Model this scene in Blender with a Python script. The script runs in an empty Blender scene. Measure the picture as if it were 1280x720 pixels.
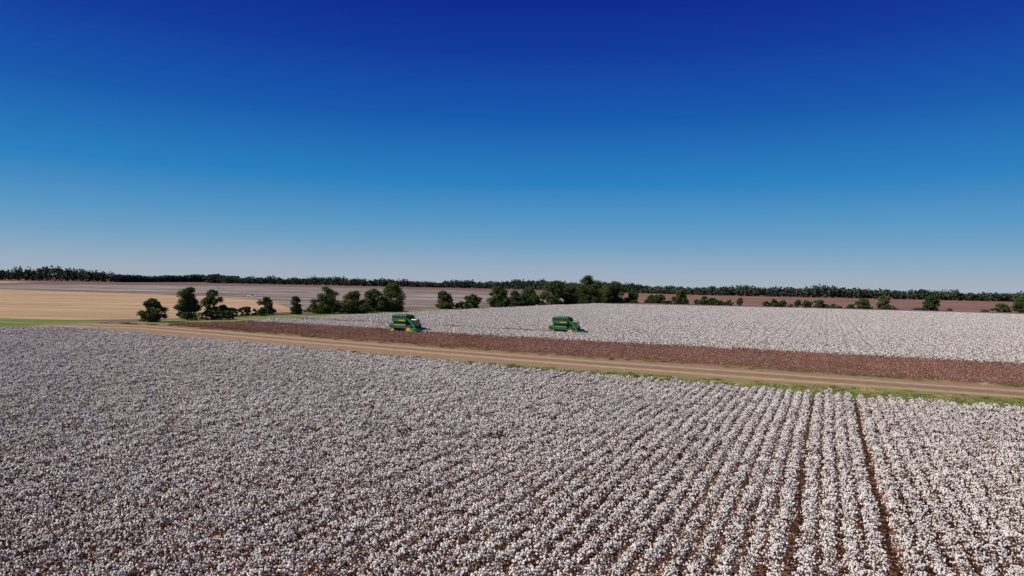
import bpy, math, random
import numpy as np
from mathutils import Matrix, Vector
R=np.random.default_rng(7); random.seed(7)
scene=bpy.context.scene
COL=scene.collection
TH=math.radians(24.8); CT,ST=math.cos(TH),math.sin(TH)
RD=np.array([ST,CT]); PD=np.array([CT,-ST])   # row direction / road direction

# ---------------------------------------------------------------- materials
def mat(name): 
    m=bpy.data.materials.new(name); m.use_nodes=True
    nt=m.node_tree; b=nt.nodes['Principled BSDF']
    return m,nt,b
def ramp(nt,stops,interp='LINEAR'):
    r=nt.nodes.new('ShaderNodeValToRGB'); cr=r.color_ramp; cr.interpolation=interp
    while len(cr.elements)<len(stops): cr.elements.new(0.5)
    for e,(p,c) in zip(cr.elements,stops):
        e.position=p; e.color=(c[0],c[1],c[2],1)
    return r
def noise(nt,vec,scale,detail=4,rough=.6):
    n=nt.nodes.new('ShaderNodeTexNoise'); n.inputs['Scale'].default_value=scale
    n.inputs['Detail'].default_value=detail; n.inputs['Roughness'].default_value=rough
    if vec is not None: nt.links.new(vec,n.inputs['Vector'])
    return n.outputs['Fac']
def mapping(nt,vec,scale=(1,1,1),rot=0):
    m=nt.nodes.new('ShaderNodeMapping'); m.inputs['Scale'].default_value=scale
    m.inputs['Rotation'].default_value=(0,0,rot); nt.links.new(vec,m.inputs['Vector']); return m.outputs['Vector']
def mixc(nt,fac,a,b,mode='MIX'):
    m=nt.nodes.new('ShaderNodeMix'); m.data_type='RGBA'; m.blend_type=mode
    for s,v in ((0,fac),(6,a),(7,b)):
        if isinstance(v,(int,float)): m.inputs[s].default_value=v
        elif isinstance(v,tuple): m.inputs[s].default_value=(v[0],v[1],v[2],1)
        else: nt.links.new(v,m.inputs[s])
    return m.outputs[2]
def mth(nt,op,a,b=0.0,clamp=False):
    m=nt.nodes.new('ShaderNodeMath'); m.operation=op; m.use_clamp=clamp
    for i,v in enumerate((a,b)):
        if isinstance(v,(int,float)): m.inputs[i].default_value=v
        else: nt.links.new(v,m.inputs[i])
    return m.outputs[0]
def pos(nt): return nt.nodes.new('ShaderNodeNewGeometry').outputs['Position']
def varmat(name,c1,c2,scale,rough=.9,obj_rand=0.0,big=None,spec=.2):
    m,nt,b=mat(name); p=pos(nt)
    r=ramp(nt,[(.3,c1),(.7,c2)]); nt.links.new(noise(nt,p,scale,3),r.inputs[0]); c=r.outputs[0]
    if big:
        r2=ramp(nt,[(.35,(big[1],)*3),(.65,(big[2],)*3)]); nt.links.new(noise(nt,p,big[0],4),r2.inputs[0])
        c=mixc(nt,1.0,c,r2.outputs[0],'MULTIPLY')
    if obj_rand:
        oi=nt.nodes.new('ShaderNodeObjectInfo')
        v=mth(nt,'ADD',mth(nt,'MULTIPLY',oi.outputs['Random'],obj_rand),1-obj_rand)
        cc=nt.nodes.new('ShaderNodeCombineColor')
        for i in range(3): nt.links.new(v,cc.inputs[i])
        c=mixc(nt,1.0,c,cc.outputs[0],'MULTIPLY')
    nt.links.new(c,b.inputs['Base Color']); b.inputs['Roughness'].default_value=rough
    b.inputs['Specular IOR Level'].default_value=spec
    return m

M_boll=varmat('cotton_lint',(.76,.69,.64),(.92,.87,.82),9,obj_rand=.12,big=(.06,.88,1.0))
M_leaf=varmat('dry_cotton_leaf',(.060,.024,.014),(.17,.078,.044),6,obj_rand=.25)
M_stalk=varmat('picked_stalk',(.17,.066,.042),(.42,.21,.145),5,obj_rand=.25,big=(.08,.8,1.1))
M_soil=varmat('field_soil',(.22,.095,.05),(.40,.20,.115),3,big=(.1,.8,1.1))
M_grassblade=varmat('grass_blades',(.10,.14,.025),(.26,.26,.085),2,big=(.15,.7,1.2))
M_drygrass=varmat('dry_grass_blades',(.30,.22,.11),(.48,.36,.19),2)
M_bark=varmat('bark',(.05,.04,.03),(.12,.09,.07),4)
M_fol=varmat('foliage',(.030,.052,.013),(.11,.14,.036),.9,obj_rand=.3,rough=.7)
M_fol2=varmat('foliage_olive',(.05,.062,.018),(.15,.15,.046),.8,obj_rand=.3,rough=.7)
M_dist=varmat('distant_foliage_haze_tint',(.026,.042,.030),(.062,.080,.048),.03,rough=.9)  # bluish shift paints distance haze into the base colour, no volume used

# ---------------------------------------------------------------- mesh accumulation
class Acc:
    def __init__(s): s.v=[];s.f=[];s.m=[];s.n=0
    def add(s,v,f,m=0):
        v=np.asarray(v,float).reshape(-1,3); f=np.asarray(f,int).reshape(-1,3)
        s.v.append(v); s.f.append(f+s.n); s.m.append(np.full(len(f),m)); s.n+=len(v)
    def mesh(s,name,mats,smooth=False):
        v=np.concatenate(s.v); f=np.concatenate(s.f); mi=np.concatenate(s.m)
        me=bpy.data.meshes.new(name); me.vertices.add(len(v)); me.vertices.foreach_set('co',v.ravel())
        me.loops.add(len(f)*3); me.loops.foreach_set('vertex_index',f.ravel().astype(np.int32))
        me.polygons.add(len(f)); me.polygons.foreach_set('loop_start',np.arange(0,len(f)*3,3,dtype=np.int32))
        me.polygons.foreach_set('loop_total',np.full(len(f),3,dtype=np.int32))
        me.polygons.foreach_set('material_index',mi.astype(np.int32))
        me.polygons.foreach_set('use_smooth',np.full(len(f),smooth))
        for m in mats: me.materials.append(m)
        me.update(calc_edges=True); me.validate(); return me
def quads(acc,c,size,m=0,aspect=1.0,rng=R):
    n=len(c); a=rng.normal(size=(n,3)); a/=np.linalg.norm(a,axis=1)[:,None]
    b=rng.normal(size=(n,3)); b-=a*(a*b).sum(1)[:,None]; b/=np.linalg.norm(b,axis=1)[:,None]
    t=np.cross(a,b); sz=np.asarray(size)[:,None] if np.ndim(size) else size
    p=np.stack([c-b*sz-t*sz*aspect*.5, c+b*sz*.6-t*sz*aspect, c+b*sz+t*sz*aspect*.6, c-b*sz*.5+t*sz*aspect],1)
    idx=np.arange(n)[:,None]*4
    f=np.concatenate([idx+np.array([[0,1,2]]),idx+np.array([[0,2,3]])])
    acc.add(p.reshape(-1,3),f,m)
ph=(1+5**.5)/2
ICO=np.array([(-1,ph,0),(1,ph,0),(-1,-ph,0),(1,-ph,0),(0,-1,ph),(0,1,ph),(0,-1,-ph),(0,1,-ph),(ph,0,-1),(ph,0,1),(-ph,0,-1),(-ph,0,1)])/math.sqrt(1+ph*ph)
ICF=np.array([(0,11,5),(0,5,1),(0,1,7),(0,7,10),(0,10,11),(1,5,9),(5,11,4),(11,10,2),(10,7,6),(7,1,8),(3,9,4),(3,4,2),(3,2,6),(3,6,8),(3,8,9),(4,9,5),(2,4,11),(6,2,10),(8,6,7),(9,8,1)])
def blobs(acc,c,r,m=0,rng=R,jit=.28):
    n=len(c); s=1+rng.normal(size=(n,12,1))*jit*.6
    an=rng.uniform(.75,1.2,(n,1,3))
    v=c[:,None,:]+ICO[None]*s*an*np.asarray(r)[:,None,None]
    f=ICF[None]+np.arange(n)[:,None,None]*12
    acc.add(v.reshape(-1,3),f.reshape(-1,3),m)
def sticks(acc,p0,p1,r,m=0):
    d=p1-p0; n=len(p0); u=np.cross(d,np.array([.3,.9,.2])); u/=np.linalg.norm(u,axis=1)[:,None]+1e-9
    w=np.cross(d,u); w/=np.linalg.norm(w,axis=1)[:,None]+1e-9; vs=[]
    rr=np.asarray(r).reshape(-1,1) if np.ndim(r) else r
    for k in range(3):
        o=u*math.cos(k*2.094)+w*math.sin(k*2.094); vs+= [p0+o*rr, p1+o*rr*.5]
    v=np.stack(vs,1); F=[]
    for k in range(3):
        a=2*k;b=2*((k+1)%3); F+=[(a,b,b+1),(a,b+1,a+1)]
    f=np.array(F)[None]+np.arange(n)[:,None,None]*6
    acc.add(v.reshape(-1,3),f.reshape(-1,3),m)

# ---------------------------------------------------------------- cotton row chunks
def cotton_chunk(name,L,nb,rb,nl,ls,H=.98,W=.34,seed=0,hs=.12,deep=.15):
    g=np.random.default_rng(seed); acc=Acc()
    pl=np.arange(0,L,.28); pl=pl+g.uniform(-.07,.07,len(pl))
    ph_=g.normal(0,hs,len(pl)); py=g.normal(0,.05,len(pl))
    def pts(n,deep):
        k=g.integers(0,len(pl),n); x=pl[k]+g.normal(0,.14,n)
        y=np.clip(g.normal(0,W*.60,n),-W*1.35,W*1.35)
        top=(H+ph_[k])*(1-.55*(y/(W*1.5))**2-.25*((x-pl[k])/.3)**2*.5)
        z=top-g.exponential(deep,n); z=np.clip(z,.12,None)
        return np.stack([x-L/2,y+py[k],z],1)
    nc=int(nb/1.7); c=pts(nc,deep); kk=g.integers(0,nc,nb); b=c[kk]+g.normal(0,.05,(nb,3))
    b[:,2]=np.clip(b[:,2],.1,None)
    blobs(acc,b,g.uniform(rb*.65,rb*1.3,nb),0,g)
    l=pts(nl,.26); l[:,2]-=.02; quads(acc,l,g.uniform(ls*.6,ls*1.2,nl),1,.7,rng=g)
    n=len(pl); p0=np.stack([pl-L/2,py,np.zeros(n)],1); p1=p0+np.stack([g.normal(0,.06,n),g.normal(0,.06,n),H*.95+ph_],1)
    sticks(acc,p0,p1,.012,1)
    k=g.integers(0,n,n*6); q0=p0[k]+(p1[k]-p0[k])*g.uniform(.3,.9,(len(k),1)); q1=q0+np.stack([g.normal(0,.15,len(k)),g.normal(0,.16,len(k)),g.uniform(.05,.28,len(k))],1)
    sticks(acc,q0,q1,.009,1)
    return bpy.data.objects.new(name,acc.mesh(name,[M_boll,M_leaf]))
def stalk_chunk(name,L,seed):
    g=np.random.default_rng(seed); acc=Acc(); n=int(L/.16)
    x=np.linspace(-L/2,L/2,n)+g.normal(0,.04,n); y=g.normal(0,.06,n); p0=np.stack([x,y,np.zeros(n)],1)
    p1=p0+np.stack([g.normal(0,.1,n),g.normal(0,.1,n),g.uniform(.5,.9,n)],1); sticks(acc,p0,p1,.016,0)
    k=g.integers(0,n,n*6); q0=p0[k]+(p1[k]-p0[k])*g.uniform(.2,.95,(len(k),1)); q1=q0+np.stack([g.normal(0,.16,len(k)),g.normal(0,.2,len(k)),g.uniform(.05,.25,len(k))],1)
    sticks(acc,q0,q1,.011,0)
    c=np.stack([g.uniform(-L/2,L/2,n*9),g.normal(0,.2,n*9),g.uniform(.15,.75,n*9)],1); quads(acc,c,g.uniform(.03,.07,len(c)),0,.8,rng=g)
    nb=int(n*1.7); c=np.stack([g.uniform(-L/2,L/2,nb),g.normal(0,.2,nb),g.uniform(.1,.75,nb)],1); blobs(acc,c,g.uniform(.02,.040,len(c)),1,g)
    return bpy.data.objects.new(name,acc.mesh(name,[M_stalk,M_boll]))
def tuft(name,seed,m,h):
    g=np.random.default_rng(seed); acc=Acc(); n=110
    r=np.abs(g.normal(0,.6,n)); a=g.uniform(0,6.28,n); p0=np.stack([r*np.cos(a),r*np.sin(a),np.zeros(n)],1)
    hh=g.uniform(.4,1,n)*h*np.exp(-r*.6); p1=p0+np.stack([g.normal(0,.09,n),g.normal(0,.09,n),hh],1)
    sticks(acc,p0,p1,.02,0); return bpy.data.objects.new(name,acc.mesh(name,[m]))
def coll(name,obs):
    c=bpy.data.collections.new(name)
    for o in obs: c.objects.link(o)
    return c
C_near=coll('cotton_plants_a',[cotton_chunk('cotton_row_section',2.0,235,.040,300,.052,seed=i,W=.33,hs=.115,H=.96) for i in range(14)])
C_far=coll('cotton_plants_b',[cotton_chunk('cotton_row_far_section',4.0,285,.056,400,.075,seed=40+i,hs=.10) for i in range(8)])
C_stalk=coll('stalks',[stalk_chunk('stalk_row_section',4.0,60+i) for i in range(5)])
C_grass=coll('grass_tufts',[tuft('grass_tuft',80+i,M_grassblade,.20) for i in range(4)]+[tuft('grass_tuft_dry',90+i,M_drygrass,.22) for i in range(2)])

def scatter(name,P,rot,scl,idx,collection):
    me=bpy.data.meshes.new(name); me.vertices.add(len(P)); me.vertices.foreach_set('co',np.asarray(P,float).ravel())
    for an,dt,val in (('rz','FLOAT',rot),('sc','FLOAT',scl),('ix','INT',idx)):
        a=me.attributes.new(an,dt,'POINT'); a.data.foreach_set('value',np.asarray(val,dtype=np.float32 if dt=='FLOAT' else np.int32))
    me.update(); ob=bpy.data.objects.new(name,me); COL.objects.link(ob)
    ng=bpy.data.node_groups.new(name+'_scatter','GeometryNodeTree')
    ng.interface.new_socket('Geometry',in_out='INPUT',socket_type='NodeSocketGeometry')
    ng.interface.new_socket('Geometry',in_out='OUTPUT',socket_type='NodeSocketGeometry')
    gi=ng.nodes.new('NodeGroupInput'); go=ng.nodes.new('NodeGroupOutput')
    ip=ng.nodes.new('GeometryNodeInstanceOnPoints'); ci=ng.nodes.new('GeometryNodeCollectionInfo')
    ci.inputs['Collection'].default_value=collection; ci.inputs['Separate Children'].default_value=True; ci.inputs['Reset Children'].default_value=True
    def na(n,t):
        x=ng.nodes.new('GeometryNodeInputNamedAttribute'); x.data_type=t; x.inputs['Name'].default_value=n
        return [o for o in x.outputs if o.enabled and o.name=='Attribute'][0]
    cx=ng.nodes.new('ShaderNodeCombineXYZ'); ng.links.new(na('rz','FLOAT'),cx.inputs['Z'])
    er=ng.nodes.new('FunctionNodeEulerToRotation'); ng.links.new(cx.outputs[0],er.inputs[0])
    ng.links.new(gi.outputs[0],ip.inputs['Points']); ng.links.new(ci.outputs[0],ip.inputs['Instance'])
    ip.inputs['Pick Instance'].default_value=True
    ng.links.new(na('ix','INT'),ip.inputs['Instance Index']); ng.links.new(er.outputs[0],ip.inputs['Rotation'])
    ng.links.new(na('sc','FLOAT'),ip.inputs['Scale']); ng.links.new(ip.outputs[0],go.inputs[0])
    md=ob.modifiers.new('scatter','NODES'); md.node_group=ng
    return ob
def inpoly(x,y,poly):
    c=np.zeros(len(x),bool); n=len(poly)
    for i in range(n):
        x1,y1=poly[i]; x2,y2=poly[(i+1)%n]
        k=((y1>y)!=(y2>y)); t=(x2-x1)*(y-y1)/((y2-y1) if y2!=y1 else 1e-9)+x1
        c^= k&(x<t)
    return c

# ---------------------------------------------------------------- surveyed outlines (metres; +Y away, +X right)
NEAR_EDGE=[(-320,128),(-200,137),(-108,144),(-94,148),(-62,130),(-31,111.5),(0,93),(22,81.5),(51,68),(110,41)]
ROAD_FAR =[(-320,150),(-200,160),(-120,170),(-100,176),(-85,171),(-40,144),(0,121),(67,89),(150,50)]
FIELD_B=[(170,74),(85,112),(40,130.5),(0,147),(-20,156.5),(-26,163),(-50,174),(-72,183),(-27,280),(51,436),(186,420),(297,385),(450,335),(450,74)]
STRIP=[(150,50),(67,89),(0,121),(-40,144),(-85,171),(-80,181),(-50,174),(-26,163),(-20,156.5),(0,147),(40,130.5),(85,112),(170,74)]
H1=np.array([-24.5,160.0]); H2=np.array([13.3,165.0])

# foreground cotton
SP=.92
ks=np.arange(-190,116); w=-.60+ks*SP
w=np.where(ks>=4,w+.38,w); w=np.where(ks<0,w-.20,w)
ss=np.arange(-20,240,2.0); W,S=np.meshgrid(w,ss); W=W.ravel(); S=S.ravel()+R.uniform(-.1,.1,W.size)
off=np.round(W*7.3)%2; S=S+off
W=W+.04*np.sin(S*.07+1)+.03*np.sin(S*.19)
X=W*PD[0]+S*RD[0]; Y=W*PD[1]+S*RD[1]
e=np.interp(X,[p[0] for p in NEAR_EDGE],[p[1] for p in NEAR_EDGE])
k=(Y<e-1.2+R.normal(0,.5,X.size))&(Y>8)&(np.abs(X)<.78*Y+22)
k&=~(R.uniform(size=X.size)<.003)
X,Y=X[k],Y[k]; n=len(X)
ang=math.pi/2-TH
scatter('cotton_field',np.stack([X,Y,np.zeros(n)],1),ang+math.pi*R.integers(0,2,n)+R.normal(0,.02,n),R.uniform(.92,1.08,n),R.integers(0,14,n),C_near)
def rowgrid(poly,sp,L):
    P=np.array(poly); a=P@PD; b=P@RD
    A,B=np.meshgrid(np.arange(a.min(),a.max(),L),np.arange(b.min(),b.max(),sp)); A=A.ravel()+R.uniform(-.3,.3,A.size);B=B.ravel()
    x=A*PD[0]+B*RD[0]; y=A*PD[1]+B*RD[1]; k=inpoly(x,y,poly); return x[k],y[k]
def swath(x,y,h,half):
    a=(x-h[0])*PD[0]+(y-h[1])*PD[1]; b=(x-h[0])*RD[0]+(y-h[1])*RD[1]
    return (np.abs(b)<half)&(a<1.5)
x,y=rowgrid(FIELD_B,.97,4.0)
k=(np.abs(x)<.8*y+30); x,y=x[k],y[k]
sw=swath(x,y,H2,2.4)|swath(x,y,H1,2.9)
xs,ys=x[sw],y[sw]; x,y=x[~sw],y[~sw]; n=len(x)
a0=math.atan2(PD[1],PD[0])
scatter('far_cotton_field',np.stack([x,y,np.zeros(n)],1),a0+math.pi*R.integers(0,2,n),R.uniform(.90,1.08,n),R.integers(0,8,n),C_far)
x,y=rowgrid(STRIP,.97,4.0); x=np.concatenate([x,xs]); y=np.concatenate([y,ys]); n=len(x)
scatter('picked_cotton_stalks',np.stack([x,y,np.zeros(n)],1),a0+math.pi*R.integers(0,2,n),R.uniform(.85,1.1,n),R.integers(0,5,n),C_stalk)

# ---------------------------------------------------------------- ground sheets
def sheet(name,poly,z,m):
    me=bpy.data.meshes.new(name); me.from_pydata([(p[0],p[1],z) for p in poly],[],[list(range(len(poly)))])
    me.materials.append(m); ob=bpy.data.objects.new(name,me); COL.objects.link(ob); return ob
def fieldmat(name,stops,streak=(.004,.12),rot=0,fine=1.2,rough=.95,patch=.02):
    m,nt,b=mat(name); p=pos(nt)
    s=noise(nt,mapping(nt,p,(streak[0],streak[1],1),rot),1,5,.65)
    f=noise(nt,p,fine,4,.7); q=noise(nt,p,patch,4)
    v=mth(nt,'ADD',mth(nt,'ADD',mth(nt,'MULTIPLY',s,.5),mth(nt,'MULTIPLY',f,.25)),mth(nt,'MULTIPLY',q,.25))
    r=ramp(nt,stops); nt.links.new(v,r.inputs[0]); nt.links.new(r.outputs[0],b.inputs['Base Color'])
    b.inputs['Roughness'].default_value=rough; b.inputs['Specular IOR Level'].default_value=.1
    return m
M_ground=fieldmat('ground_fields',[(.42,(.12,.07,.055)),(.5,(.19,.12,.10)),(.58,(.26,.175,.145))],(.002,.03),0.1)
M_tan=fieldmat('stubble',[(.42,(.36,.23,.13)),(.5,(.47,.31,.18)),(.58,(.56,.40,.245))],(.006,.12),.12)
M_green=fieldmat('pasture_grass',[(.40,(.10,.14,.035)),(.5,(.19,.22,.065)),(.60,(.34,.30,.14))],(.02,.12),.2)
M_dcot=fieldmat('distant_cotton',[(.42,(.15,.10,.08)),(.48,(.21,.15,.125)),(.53,(.33,.28,.255)),(.60,(.46,.42,.39))],(.0025,.035),-.02)
M_pink=fieldmat('bare_field',[(.42,(.17,.085,.062)),(.5,(.24,.13,.10)),(.58,(.31,.19,.15))],(.004,.05),-.15)
sheet('ground',[(-7000,-200),(7000,-200),(7000,7000),(-7000,7000)],0,M_ground)
sheet('stubble_field',[(-118,184),(-97,200),(-88,240),(-80,262),(-144,398),(-248,480),(-398,530),(-900,680),(-900,200),(-300,196)],.03,M_tan)
sheet('pasture_grass',[(-700,150),(-108,146),(-94,150),(-100,178),(-118,184),(-300,196),(-700,200)],.02,M_green)
sheet('distant_cotton_field',[(-78,262),(-72,285),(20,470),(60,560),(10,1050),(-200,1180),(-490,1180),(-600,800),(-1100,760),(-900,680),(-398,530),(-248,480),(-144,398)],.03,M_dcot)
sheet('stubble_field',[(-640,830),(-1100,800),(-1600,900),(-1500,1150),(-800,1150)],.035,M_tan)
sheet('bare_field',[(70,520),(200,500),(340,470),(520,420),(1500,500),(1500,1150),(600,1150),(250,1300),(120,900)],.03,M_pink)
sheet('cotton_field_soil',[(-320,-50),(200,-50),(200,5)]+NEAR_EDGE[::-1][1:],.02,M_soil)
sheet('far_field_soil',FIELD_B+[],.02,M_soil)
sheet('strip_soil',STRIP,.03,varmat('strip_soil',(.24,.12,.08),(.38,.21,.15),1.5,big=(.1,.85,1.1)))
margin=[(-100,178),(-85,171),(-78,181),(-72,183),(-27,280),(51,436),(186,420),(297,385),(450,335),(456,370),(300,425),(200,462),(60,475),(30,440),(-45,300),(-82,230),(-97,200)]
M_marg=fieldmat('margin_grass',[(.40,(.12,.155,.035)),(.5,(.20,.22,.07)),(.60,(.30,.27,.12))],(.1,.1))
sheet('field_margin_grass',margin,.012,M_marg)
def corridor():
    tx=np.linspace(-120,110,93); ny=np.interp(tx,[p[0] for p in NEAR_EDGE],[p[1] for p in NEAR_EDGE])-1.5
    fx=[];fy=[]
    FX=[p[0] for p in ROAD_FAR];FY=[p[1] for p in ROAD_FAR]
    for a,b in zip(tx,ny):
        t=0
        while b+t*CT < np.interp(a+t*ST,FX,FY)+.3 and t<60: t+=.2
        fx.append(a+t*ST); fy.append(b+t*CT)
    nv=25; V=[];UV=[]
    for i in range(len(tx)):
        for j in range(nv):
            q=j/(nv-1); xx=tx[i]*(1-q)+fx[i]*q; yy=ny[i]*(1-q)+fy[i]*q
            zz=.045+.05*math.exp(-((q-.62)/.12)**2)
            V.append((xx,yy,zz)); UV.append((i*2.5,q))
    F=[(i*nv+j,(i+1)*nv+j,(i+1)*nv+j+1,i*nv+j+1) for i in range(len(tx)-1) for j in range(nv-1)]
    me=bpy.data.meshes.new('farm_track'); me.from_pydata(V,[],F); uvl=me.uv_layers.new(name='uv')
    for l in me.loops: uvl.data[l.index].uv=UV[l.vertex_index]
    m,nt,b=mat('farm_track_dirt'); p=pos(nt); um=nt.nodes.new('ShaderNodeUVMap'); um.uv_map='uv'
    sx=nt.nodes.new('ShaderNodeSeparateXYZ'); nt.links.new(um.outputs[0],sx.inputs[0]); v=sx.outputs['Y']
    sp=nt.nodes.new('ShaderNodeSeparateXYZ'); nt.links.new(p,sp.inputs[0])
    wob=mth(nt,'MULTIPLY',mth(nt,'SUBTRACT',noise(nt,p,.12,5,.65),.5),.30)
    vv=mth(nt,'ADD',v,wob)
    v2=mth(nt,'ADD',v,mth(nt,'MULTIPLY',mth(nt,'SUBTRACT',noise(nt,p,.05,2),.5),.06))
    rut=ramp(nt,[(0,(.34,.24,.15)),(.42,(.34,.225,.14)),(.50,(.34,.22,.14)),(.555,(.54,.37,.25)),(.60,(.35,.23,.145)),(.67,(.25,.185,.10)),(.74,(.35,.23,.145)),(.785,(.54,.38,.26)),(.83,(.36,.235,.15)),(1,(.30,.18,.12))])
    nt.links.new(v2,rut.inputs[0])
    dn=ramp(nt,[(.3,(.75,.75,.75)),(.7,(1.1,1.07,1.05))]); nt.links.new(noise(nt,p,.7,5,.7),dn.inputs[0])
    dirt=mixc(nt,1.0,rut.outputs[0],dn.outputs[0],'MULTIPLY')
    gr=ramp(nt,[(.35,(.12,.155,.028)),(.5,(.20,.225,.055)),(.65,(.30,.27,.11))]); nt.links.new(noise(nt,p,.5,5,.7),gr.inputs[0])
    east=nt.nodes.new('ShaderNodeMapRange'); nt.links.new(sp.outputs['X'],east.inputs[0]); east.inputs[1].default_value=-60; east.inputs[2].default_value=60
    east.inputs[3].default_value=.12; east.inputs[4].default_value=.54
    gm=nt.nodes.new('ShaderNodeMapRange'); nt.links.new(mth(nt,'SUBTRACT',vv,east.outputs[0]),gm.inputs[0])
    gm.inputs[1].default_value=-.09; gm.inputs[2].default_value=.07; gm.inputs[3].default_value=1; gm.inputs[4].default_value=0
    c=mixc(nt,gm.outputs[0],dirt,gr.outputs[0])
    nt.links.new(c,b.inputs['Base Color']); b.inputs['Roughness'].default_value=.95
    b.inputs['Specular IOR Level'].default_value=.1
    me.materials.append(m); ob=bpy.data.objects.new('farm_track',me); COL.objects.link(ob)
    P=[]
    g=np.random.default_rng(5)
    for _ in range(5000):
        i=g.integers(0,len(tx)); xx=tx[i]; lim=np.interp(xx,[-60,60],[.10,.46])
        q=g.uniform(0,lim)+g.normal(0,.03) if g.uniform()<.94 else .97+g.normal(0,.02)
        q=min(max(q,0),1)
        P.append((tx[i]*(1-q)+fx[i]*q+g.uniform(-1.2,1.2),ny[i]*(1-q)+fy[i]*q+g.uniform(-1,1),.04))
    return np.array(P)
P=corridor()
def along(poly,n,wd):
    poly=np.array(poly,float); seg=np.diff(poly,axis=0); L=np.linalg.norm(seg,axis=1); k=R.choice(len(L),n,p=L/L.sum()); t=R.uniform(size=n)
    q=poly[k]+seg[k]*t[:,None]; nn=np.stack([-seg[k,1],seg[k,0]],1)/L[k][:,None]
    q=q+nn*np.abs(R.normal(0,wd,n))[:,None]; return np.column_stack([q,np.full(n,.02)])
P2=along([(-74,184),(-29,281),(49,438),(186,424),(297,389)],4500,3.0)
P3=along([(-82,172),(-74,184)],150,3)
P=np.concatenate([P,P2,P3]); n=len(P)
scatter('grass_tufts',P,R.uniform(0,6.28,n),R.uniform(.6,1.4,n),R.choice(6,n,p=[.2,.2,.2,.2,.1,.1]),C_grass)

# ---------------------------------------------------------------- trees
def tree_geo(acc,x,y,h,w,seed,dens=1.0,leaf=.26,low=.12,trunk=True):
    g=np.random.default_rng(seed)
    if trunk:
        r0=h*.022+.05; segs=5; p=np.array([x,y,0.]); path=[p.copy()]
        for i in range(segs):
            p=p+np.array([g.normal(0,h*.012),g.normal(0,h*.012),h*.72/segs]); path.append(p.copy())
        for i in range(segs):
            ra=r0*(1-i/segs*.8); rb=r0*(1-(i+1)/segs*.8); K=7; v=[];f=[]
            for q,rr in ((path[i],ra),(path[i+1],rb)):
                for a in range(K): v.append(q+np.array([math.cos(a*6.283/K)*rr,math.sin(a*6.283/K)*rr,0]))
            for a in range(K):
                b=(a+1)%K; f+=[(a,b,K+b),(a,K+b,K+a)]
            acc.add(v,f,0)
    nl=int(20+w*2.4); C=[];Rr=[]
    lean=g.normal(0,.07,2)*h; ex=g.uniform(.85,1.15); pk=g.uniform(1.6,2.8)
    for i in range(nl):
        zf=low+(1-low)*g.uniform(.02,1)**1.2
        t=(zf-low)/(1-low)
        prof=(1-t**pk)**.6*(.62+.38*min(1,t/.3))
        a=g.uniform(0,6.283); rad=w*.5*prof*g.uniform(.2,1.02)
        rr=min(h,w)*g.uniform(.06,.15)
        c=np.array([x+rad*math.cos(a)*ex+lean[0]*t,y+rad*math.sin(a)+lean[1]*t,min(zf*h,h-rr*.5)])
        C.append(c);Rr.append(rr)
    C=np.array(C);Rr=np.array(Rr)
    if trunk:
        t=np.clip((C[:,2]/h)*.6,.1,.95)*segs; i0=np.minimum(t.astype(int),segs-1)
        pa=np.array(path); st=pa[i0]; sticks(acc,st,C,h*.008+.02,0)
    for c,rr in zip(C,Rr):
        n=int(60*dens*(rr/leaf)**1.5*.5)+24
        d=g.normal(size=(n,3)); d/=np.linalg.norm(d,axis=1)[:,None]
        q=c+d*(rr*g.uniform(.3,1.5,(n,1)))*np.array([1.15,1.15,.85]); q=q[q[:,2]>.05]
        quads(acc,q,g.uniform(leaf*.45,leaf*1.05,len(q)),1,.8,rng=g)
def tree(name,x,y,h,w,seed,fol=None,low=.12,leaf=.26):
    acc=Acc(); tree_geo(acc,0,0,h,w,seed,1.5,leaf,low)
    ob=bpy.data.objects.new(name,acc.mesh(name,[M_bark,fol or M_fol])); ob.location=(x,y,0); COL.objects.link(ob)
T=[(-97,184,5.8,7.4,.0),(-92.4,194.6,9.0,7.4,.10),(-93,213.6,8.0,7.0,.06),(-84,235,6.0,5.8,.0),(-75,239,6.0,5.4,.0),
   (-68,249,9.4,12,.0),(-60,262,7.8,10.5,.0),(-56,272,8.6,10,.0),(-50,280,10.6,12.5,.0),
   (-31,318,7.8,10,.0),(-19,336,6.4,10,.0),(-7,357,10.4,12,.0),(3,368,8.4,10,0),(10,379,9.8,12,.0),(26,415,14,15,.0),(37,424,11.5,13,0),
   (46,455,12,13,0),(55,476,18.5,15,.05),(68,500,12,13,0),(76,508,15,15,.02),(90,515,9,12,0),(124,504,10.5,11,.0),(110,506,6.5,10,0),(286,465,9.5,10,.0),(262,482,9.5,10,.0),(250,484,7.0,9,.0),(336,449,11,12,0)]
for i,(x,y,h,w_,lo) in enumerate(T): tree('broadleaf_tree' if h>6.5 else 'shrub',x,y,h,w_,200+i,M_fol if i%3 else M_fol2,lo+.02,.20 if y<300 else .30)
acc=Acc(); g=np.random.default_rng(3)
cs=[(-90,203),(-88,220),(-85,226),(-66,254),(-63,260),(-58,268),(-53,276),(-26,325),(-24,330),(-2,362),(5,374),(20,400),(32,424),(42,440),(70,500),(84,512)]
for i in range(52):
    c=cs[g.integers(0,len(cs))]
    tree_geo(acc,c[0]+g.normal(0,3.5),c[1]+g.normal(0,6),g.uniform(1.6,4.0),g.uniform(4,8),900+i,1.1,.26,0,False)
for i in range(66):
    xx=(g.uniform(90,345),g.uniform(100,160),g.uniform(175,262))[i%3]; yy=np.interp(xx,[90,190,345],[512,486,448])+g.normal(0,3)
    tree_geo(acc,xx,yy,g.uniform(1.6,6.2)*(1 if i%2 else .6),g.uniform(4,11),950+i,1.0,.36,0,False)
ob=bpy.data.objects.new('hedgerow_scrub',acc.mesh('hedgerow_scrub',[M_bark,M_fol])); COL.objects.link(ob)
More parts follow.
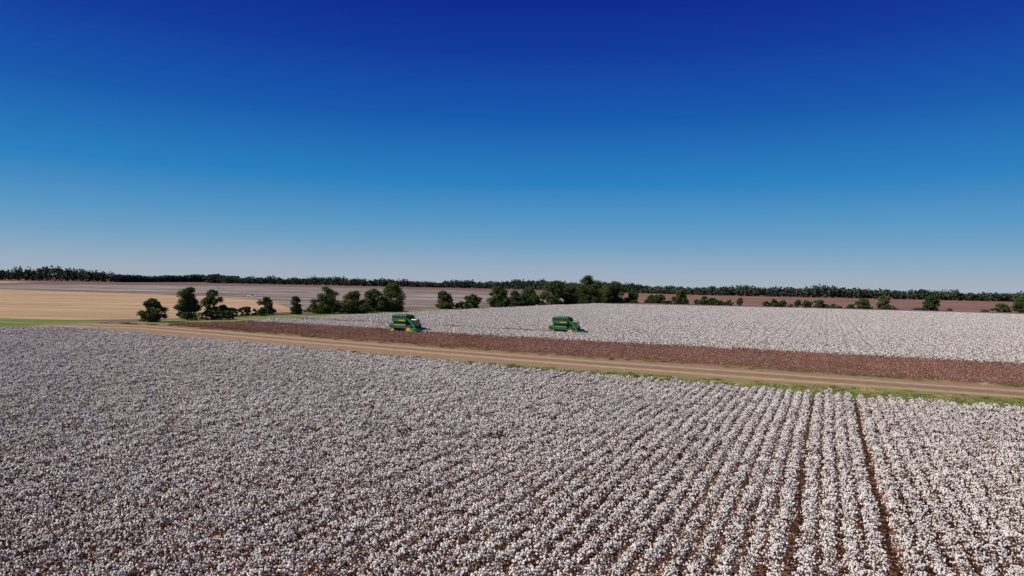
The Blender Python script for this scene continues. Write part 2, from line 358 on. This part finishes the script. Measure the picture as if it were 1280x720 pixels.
# distant woodland line
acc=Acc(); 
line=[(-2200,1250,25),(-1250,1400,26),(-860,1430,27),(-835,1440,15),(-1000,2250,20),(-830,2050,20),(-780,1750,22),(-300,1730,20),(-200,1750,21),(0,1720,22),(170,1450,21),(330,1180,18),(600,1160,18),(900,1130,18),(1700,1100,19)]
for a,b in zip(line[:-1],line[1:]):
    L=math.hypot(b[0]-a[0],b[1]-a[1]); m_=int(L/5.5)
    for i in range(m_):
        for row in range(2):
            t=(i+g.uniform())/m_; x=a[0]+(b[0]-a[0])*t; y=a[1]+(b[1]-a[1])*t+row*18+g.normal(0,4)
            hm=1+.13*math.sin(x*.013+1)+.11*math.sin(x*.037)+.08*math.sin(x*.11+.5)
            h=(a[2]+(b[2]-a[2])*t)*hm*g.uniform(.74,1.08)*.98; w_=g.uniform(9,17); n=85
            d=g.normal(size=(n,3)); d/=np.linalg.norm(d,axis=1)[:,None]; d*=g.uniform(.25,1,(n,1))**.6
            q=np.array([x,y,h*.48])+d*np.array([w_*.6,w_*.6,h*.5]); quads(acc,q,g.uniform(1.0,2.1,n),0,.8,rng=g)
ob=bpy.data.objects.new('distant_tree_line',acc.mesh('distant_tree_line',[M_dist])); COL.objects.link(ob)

# ---------------------------------------------------------------- machines
def paint(name,c,rough=.38,dust=.35,metal=0):
    m,nt,b=mat(name); tc=nt.nodes.new('ShaderNodeTexCoord').outputs['Object']
    r=ramp(nt,[(.4,(0,0,0)),(.75,(dust,)*3)]); nt.links.new(noise(nt,tc,2.2,5,.7),r.inputs[0])
    nt.links.new(mixc(nt,r.outputs[0],c,(.33,.25,.18)),b.inputs['Base Color']); b.inputs['Roughness'].default_value=rough; b.inputs['Metallic'].default_value=metal
    return m
G=paint('green_paint',(.009,.15,.030),.4,.22); G2=paint('green_paint_dark',(.005,.05,.012),.5,.25); YL=paint('yellow_paint',(.58,.38,.02),.45,.3)
BK=paint('rubber',(.02,.02,.02),.85,.5); ST_=paint('steel',(.25,.25,.25),.5,.3,.6); GL=paint('cab_glass',(.02,.03,.035),.08,.1)
MS=paint('dark_mesh',(.010,.020,.012),.8,.12); WH=paint('white_paint',(.8,.8,.78),.35,.12); OR=paint('beacon_orange',(.8,.25,.02))
import bmesh
def part(parent,name,build,m,bevel=.0):
    bm=bmesh.new(); build(bm); bmesh.ops.recalc_face_normals(bm,faces=bm.faces)
    me=bpy.data.meshes.new(name); bm.to_mesh(me); bm.free(); me.materials.append(m)
    ob=bpy.data.objects.new(name,me); COL.objects.link(ob); ob.parent=parent
    if bevel: md=ob.modifiers.new('b','BEVEL'); md.width=bevel; md.segments=2; md.limit_method='ANGLE'
    return ob
def hexa(bm,b,t):
    v=[bm.verts.new(p) for p in list(b)+list(t)]
    for f in ((3,2,1,0),(4,5,6,7),(0,1,5,4),(1,2,6,5),(2,3,7,6),(3,0,4,7)): bm.faces.new([v[i] for i in f])
def box(bm,x0,x1,y0,y1,z0,z1): hexa(bm,[(x0,y0,z0),(x1,y0,z0),(x1,y1,z0),(x0,y1,z0)],[(x0,y0,z1),(x1,y0,z1),(x1,y1,z1),(x0,y1,z1)])
def tube(bm,p0,p1,r,n=8,r2=None):
    p0=Vector(p0);p1=Vector(p1);d=p1-p0; mt=Matrix.Translation((p0+p1)/2)@d.to_track_quat('Z','Y').to_matrix().to_4x4()
    bmesh.ops.create_cone(bm,cap_ends=True,segments=n,radius1=r,radius2=r if r2 is None else r2,depth=d.length,matrix=mt)
def wheel(par,x,y,r,w,tag):
    def tyre(bm):
        tube(bm,(x,y-w/2,r),(x,y+w/2,r),r*.97,28)
        for i in range(22):
            a=i*6.283/22; c=Vector((x+math.cos(a)*r*.97,y,r+math.sin(a)*r*.97)); u=Vector((-math.sin(a),0,math.cos(a)))*.04; o=Vector((math.cos(a),0,math.sin(a)))*.05
            for s in (-1,1):
                q0=Vector((0,s*w*.48,0)); sh=u*s*1.6
                hexa(bm,[c-u-o*.6,c+u-o*.6,c+u+q0+sh-o*.6,c-u+q0+sh-o*.6],[c-u+o,c+u+o,c+u+q0+sh+o,c-u+q0+sh+o])
    part(par,'tyre_'+tag,tyre,BK)
    def rim(bm):
        tube(bm,(x,y-w/2-.02,r),(x,y+w/2+.02,r),r*.50,20); tube(bm,(x,y-w/2-.09,r),(x,y+w/2+.09,r),r*.2,10)
    part(par,'rim_'+tag,rim,YL,.02)
def harvester(loc,rot):
    E=bpy.data.objects.new('cotton_harvester',None); COL.objects.link(E); E.location=(loc[0],loc[1],0.03); E.rotation_euler=(0,0,rot)
    part(E,'chassis',lambda bm:(box(bm,-3.7,2.7,-.75,.75,.85,1.3),box(bm,1.55,2.25,-1.5,1.5,.8,1.15),box(bm,-2.95,-2.55,-1.25,1.25,.5,.85)),G2,.03)
    for s,t in ((-1,'right'),(1,'left')):
        wheel(E,1.75,s*1.25,.98,.45,'front_inner_'+t); wheel(E,1.75,s*1.80,.98,.45,'front_outer_'+t); wheel(E,-2.9,s*1.45,.72,.42,'rear_'+t)
    def body(bm):
        hexa(bm,[(-4.2,-1.4,1.3),(-2.7,-1.4,1.3),(-2.7,1.4,1.3),(-4.2,1.4,1.3)],[(-4.05,-1.3,2.25),(-2.7,-1.35,2.7),(-2.7,1.35,2.7),(-4.05,1.3,2.25)])
        hexa(bm,[(-2.69,-1.45,1.25),(.7,-1.45,1.25),(.7,1.45,1.25),(-2.69,1.45,1.25)],[(-2.69,-1.45,2.1),(.7,-1.45,2.1),(.7,1.45,2.1),(-2.69,1.45,2.1)])
    part(E,'engine_body',body,G,.08)
    def panels(bm):
        for s in (-1,1):
            for x0 in (-2.5,-1.4,-.3):
                a,b=sorted((s*1.452,s*1.475))
                for k in range(5): box(bm,x0,x0+.85,a,b,1.33+k*.14,1.40+k*.14)
            for k in range(4): box(bm,-3.95,-2.9,*sorted((s*1.36,s*1.425)),1.45+k*.15,1.53+k*.15)
        for k in range(5): box(bm,-4.24,-4.0,-1.0,1.0,1.4+k*.14,1.47+k*.14)
        box(bm,-2.6,.6,-1.2,1.2,2.1,2.28)
    part(E,'side_vents',panels,MS)
    part(E,'side_stripe',lambda bm:[box(bm,-1.0,.6,*sorted((s*1.832,s*1.85)),3.0,3.22) for s in (-1,1)],YL)
    def bask(bm):
        hexa(bm,[(-2.4,-1.2,2.28),(.5,-1.2,2.28),(.5,1.2,2.28),(-2.4,1.2,2.28)],[(-2.9,-1.75,2.85),(.95,-1.75,2.85),(.95,1.75,2.85),(-2.9,1.75,2.85)])
        hexa(bm,[(-2.9,-1.74,2.852),(.94,-1.74,2.852),(.94,1.74,2.852),(-2.9,1.74,2.852)],[(-2.9,-1.74,3.32),(.94,-1.74,3.32),(.94,1.74,3.32),(-2.9,1.74,3.32)])
    part(E,'basket',bask,G)
    part(E,'basket_mesh',lambda bm:box(bm,-2.83,.88,-1.66,1.66,3.33,4.08),MS)
    def ribs(bm):
        for s in (-1,1):
            a,b=sorted((s*1.752,s*1.83))
            for x in np.linspace(-2.88,.82,7): box(bm,x,x+.10,a,b,2.86,4.11)
            box(bm,-2.96,.98,*sorted((s*1.70,s*1.85)),3.30,3.42); box(bm,-2.96,.98,*sorted((s*1.70,s*1.85)),4.112,4.24)
        for x in (-3.0,.953):
            for y in np.linspace(-1.6,1.5,6): box(bm,x,x+.077,y,y+.09,2.86,4.11)
            box(bm,x-.01,x+.087,-1.69,1.69,4.112,4.235)
    part(E,'basket_ribs',ribs,G,.01)
    def roof(bm):
        hexa(bm,[(-2.9,-1.69,4.12),(.94,-1.69,4.12),(.94,1.69,4.12),(-2.9,1.69,4.12)],[(-2.6,-1.2,4.42),(.6,-1.2,4.42),(.6,1.2,4.42),(-2.6,1.2,4.42)])
    part(E,'basket_lid',roof,G,.03)
    part(E,'lid_slots',lambda bm:[box(bm,x,x+.24,-1.1,1.1,4.422,4.44) for x in np.arange(-2.4,.3,.40)],MS)
    def cab(bm): hexa(bm,[(1.35,-.85,1.95),(2.85,-.85,1.95),(2.85,.85,1.95),(1.35,.85,1.95)],[(1.35,-.80,3.25),(3.05,-.80,3.25),(3.05,.80,3.25),(1.35,.80,3.25)])
    part(E,'cab_glass',cab,GL,.04)
    def fr(bm):
        hexa(bm,[(1.2,-.92,3.252),(3.22,-.92,3.252),(3.22,.92,3.252),(1.2,.92,3.252)],[(1.3,-.82,3.46),(3.08,-.82,3.46),(3.08,.82,3.46),(1.3,.82,3.46)])
        box(bm,1.25,2.95,-.92,.92,1.83,2.1)
        for s in (-1,1):
            for a,b in (((1.38,s*.86,2.05),(1.38,s*.82,3.3)),((2.1,s*.86,2.05),(2.15,s*.82,3.3)),((2.86,s*.86,2.05),(3.05,s*.82,3.3))): tube(bm,a,b,.05,6)
    part(E,'cab_frame',fr,G,.02)
    part(E,'work_lights',lambda bm:[box(bm,3.2,3.28,y,y+.18,3.3,3.42) for y in (-.75,-.45,.27,.57)],WH)
    part(E,'beacon',lambda bm:tube(bm,(1.7,.5,3.45),(1.7,.5,3.68),.07),OR)
    part(E,'exhaust',lambda bm:tube(bm,(-3.2,-.9,2.5),(-3.2,-.9,3.3),.07),ST_)
    def plat(bm):
        box(bm,1.1,3.0,-1.55,1.55,1.74,1.82)
        for y in (.92,1.5): tube(bm,(2.9,y+.3,.4),(2.7,y,1.8),.03,6)
        for k in range(5): tube(bm,(2.88-.04*k,1.2-.04*k,.5+.27*k),(2.88-.04*k,1.78-.04*k,.5+.27*k),.025,6)
        for s in (-1,1):
            for z in (2.25,2.7): tube(bm,(1.2,s*1.5,z),(2.95,s*1.5,z),.025,6)
            for x in (1.2,2.1,2.95): tube(bm,(x,s*1.5,1.8),(x,s*1.5,2.7),.025,6)
    part(E,'platform_and_ladder',plat,G2)
    def ducts(bm):
        for y in (-1.42,-1.1,1.1,1.42):
            pts=[(3.15,1.15),(2.9,2.0),(2.1,2.8),(1.3,3.35),(.97,3.75)]
            for (xa,za),(xb,zb) in zip(pts[:-1],pts[1:]):
                hexa(bm,[(xa-.12,y-.13,za-.1),(xa+.12,y-.13,za+.1),(xa+.12,y+.13,za+.1),(xa-.12,y+.13,za-.1)],[(xb-.12,y-.13,zb-.1),(xb+.12,y-.13,zb+.1),(xb+.12,y+.13,zb+.1),(xb-.12,y+.13,zb-.1)])
    part(E,'air_ducts',ducts,G)
    def head(bm):
        for i in range(6):
            y=-2.42+i*.97
            hexa(bm,[(2.95,y-.33,.22),(3.9,y-.33,.15),(3.9,y+.33,.15),(2.95,y+.33,.22)],[(2.95,y-.33,1.5),(3.75,y-.31,1.3),(3.75,y+.31,1.3),(2.95,y+.33,1.5)])
            hexa(bm,[(3.9,y-.33,.15),(4.95,y-.05,.06),(4.95,y+.05,.06),(3.9,y+.33,.15)],[(3.75,y-.31,1.3),(4.9,y-.03,.16),(4.9,y+.03,.16),(3.75,y+.31,1.3)])
    part(E,'picking_head',head,G,.025)
    part(E,'head_gaps',lambda bm:[box(bm,2.98,3.85,-2.42+i*.97+.335,-2.42+i*.97+.635,.3,1.05) for i in range(5)],MS)
    part(E,'head_toolbar',lambda bm:(box(bm,2.72,2.94,-2.8,2.8,.7,1.05),box(bm,2.2,2.8,-.5,.5,.8,1.2)),YL,.02)
    return E
ra=math.atan2(PD[1],PD[0])
harvester(H1,ra); harvester(H2,ra)
def pickup(loc,rot):
    E=bpy.data.objects.new('pickup_truck',None); COL.objects.link(E); E.location=(loc[0],loc[1],.03); E.rotation_euler=(0,0,rot)
    part(E,'body',lambda bm:(box(bm,-2.7,2.7,-.95,.95,.5,1.0),box(bm,.95,2.65,-.92,.92,1.0,1.12),box(bm,-2.7,-.8,-.95,-.87,1.0,1.3),box(bm,-2.7,-.8,.87,.95,1.0,1.3),box(bm,-2.7,-2.62,-.87,.87,1.0,1.3)),WH,.05)
    part(E,'cab_windows',lambda bm:hexa(bm,[(-.8,-.88,1.0),(1.3,-.88,1.0),(1.3,.88,1.0),(-.8,.88,1.0)],[(-.65,-.74,1.72),(.6,-.74,1.72),(.6,.74,1.72),(-.65,.74,1.72)]),GL,.03)
    part(E,'roof',lambda bm:box(bm,-.68,.62,-.76,.76,1.722,1.8),WH,.04)
    for x in (-1.75,1.75):
        for s in (-1,1): part(E,'wheel',lambda bm:tube(bm,(x,s*.85-.13,.38),(x,s*.85+.13,.38),.38,18),BK)
pickup((-172,452),.15)

# ---------------------------------------------------------------- light
to_sun=Vector((-.82,-.34,.68)).normalized()
el=math.asin(to_sun.z); az=math.atan2(to_sun.x,to_sun.y)
sl=bpy.data.lights.new('sun','SUN'); sl.energy=4.8; sl.angle=math.radians(.5); sl.color=(1,.955,.90)
so=bpy.data.objects.new('sun',sl); COL.objects.link(so); so.rotation_euler=to_sun.to_track_quat('Z','Y').to_euler()
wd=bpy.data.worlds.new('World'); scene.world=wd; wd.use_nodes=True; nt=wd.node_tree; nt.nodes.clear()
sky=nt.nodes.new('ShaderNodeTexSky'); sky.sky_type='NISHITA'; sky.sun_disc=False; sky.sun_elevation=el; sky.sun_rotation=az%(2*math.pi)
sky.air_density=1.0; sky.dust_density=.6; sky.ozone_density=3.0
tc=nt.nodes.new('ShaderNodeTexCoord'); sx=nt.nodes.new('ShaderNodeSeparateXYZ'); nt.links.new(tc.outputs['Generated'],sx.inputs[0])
stops=[(0,(.38,.44,.53)),(.02,(.32,.42,.54)),(.055,(.17,.355,.55)),(.088,(.088,.30,.55)),(.146,(.016,.21,.52)),(.235,(.003,.095,.415)),(.32,(.001,.038,.335)),(.39,(.0005,.015,.275)),(.6,(.035,.05,.13)),(1,(.08,.09,.12))]  # topmost stops, out of view, are invented neutral tones for less blue ambient
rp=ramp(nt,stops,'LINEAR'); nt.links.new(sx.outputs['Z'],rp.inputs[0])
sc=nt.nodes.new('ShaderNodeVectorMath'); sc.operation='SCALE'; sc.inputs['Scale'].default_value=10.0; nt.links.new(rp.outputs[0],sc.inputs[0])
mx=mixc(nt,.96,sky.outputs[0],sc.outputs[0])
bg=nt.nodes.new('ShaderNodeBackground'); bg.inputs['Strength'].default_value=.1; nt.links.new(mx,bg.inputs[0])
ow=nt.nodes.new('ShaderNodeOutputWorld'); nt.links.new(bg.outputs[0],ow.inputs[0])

# ---------------------------------------------------------------- camera
cd=bpy.data.cameras.new('camera'); cd.sensor_width=36; cd.lens=24; cd.clip_end=12000; cd.clip_start=.1
co=bpy.data.objects.new('camera',cd); COL.objects.link(co); scene.camera=co
co.matrix_world=Matrix.Translation((0,0,12))@Matrix.Rotation(math.radians(90-.3),4,'X')@Matrix.Rotation(math.radians(1.15),4,'Z')
scene.view_settings.view_transform='Standard'; scene.view_settings.look='None'; scene.view_settings.exposure=0
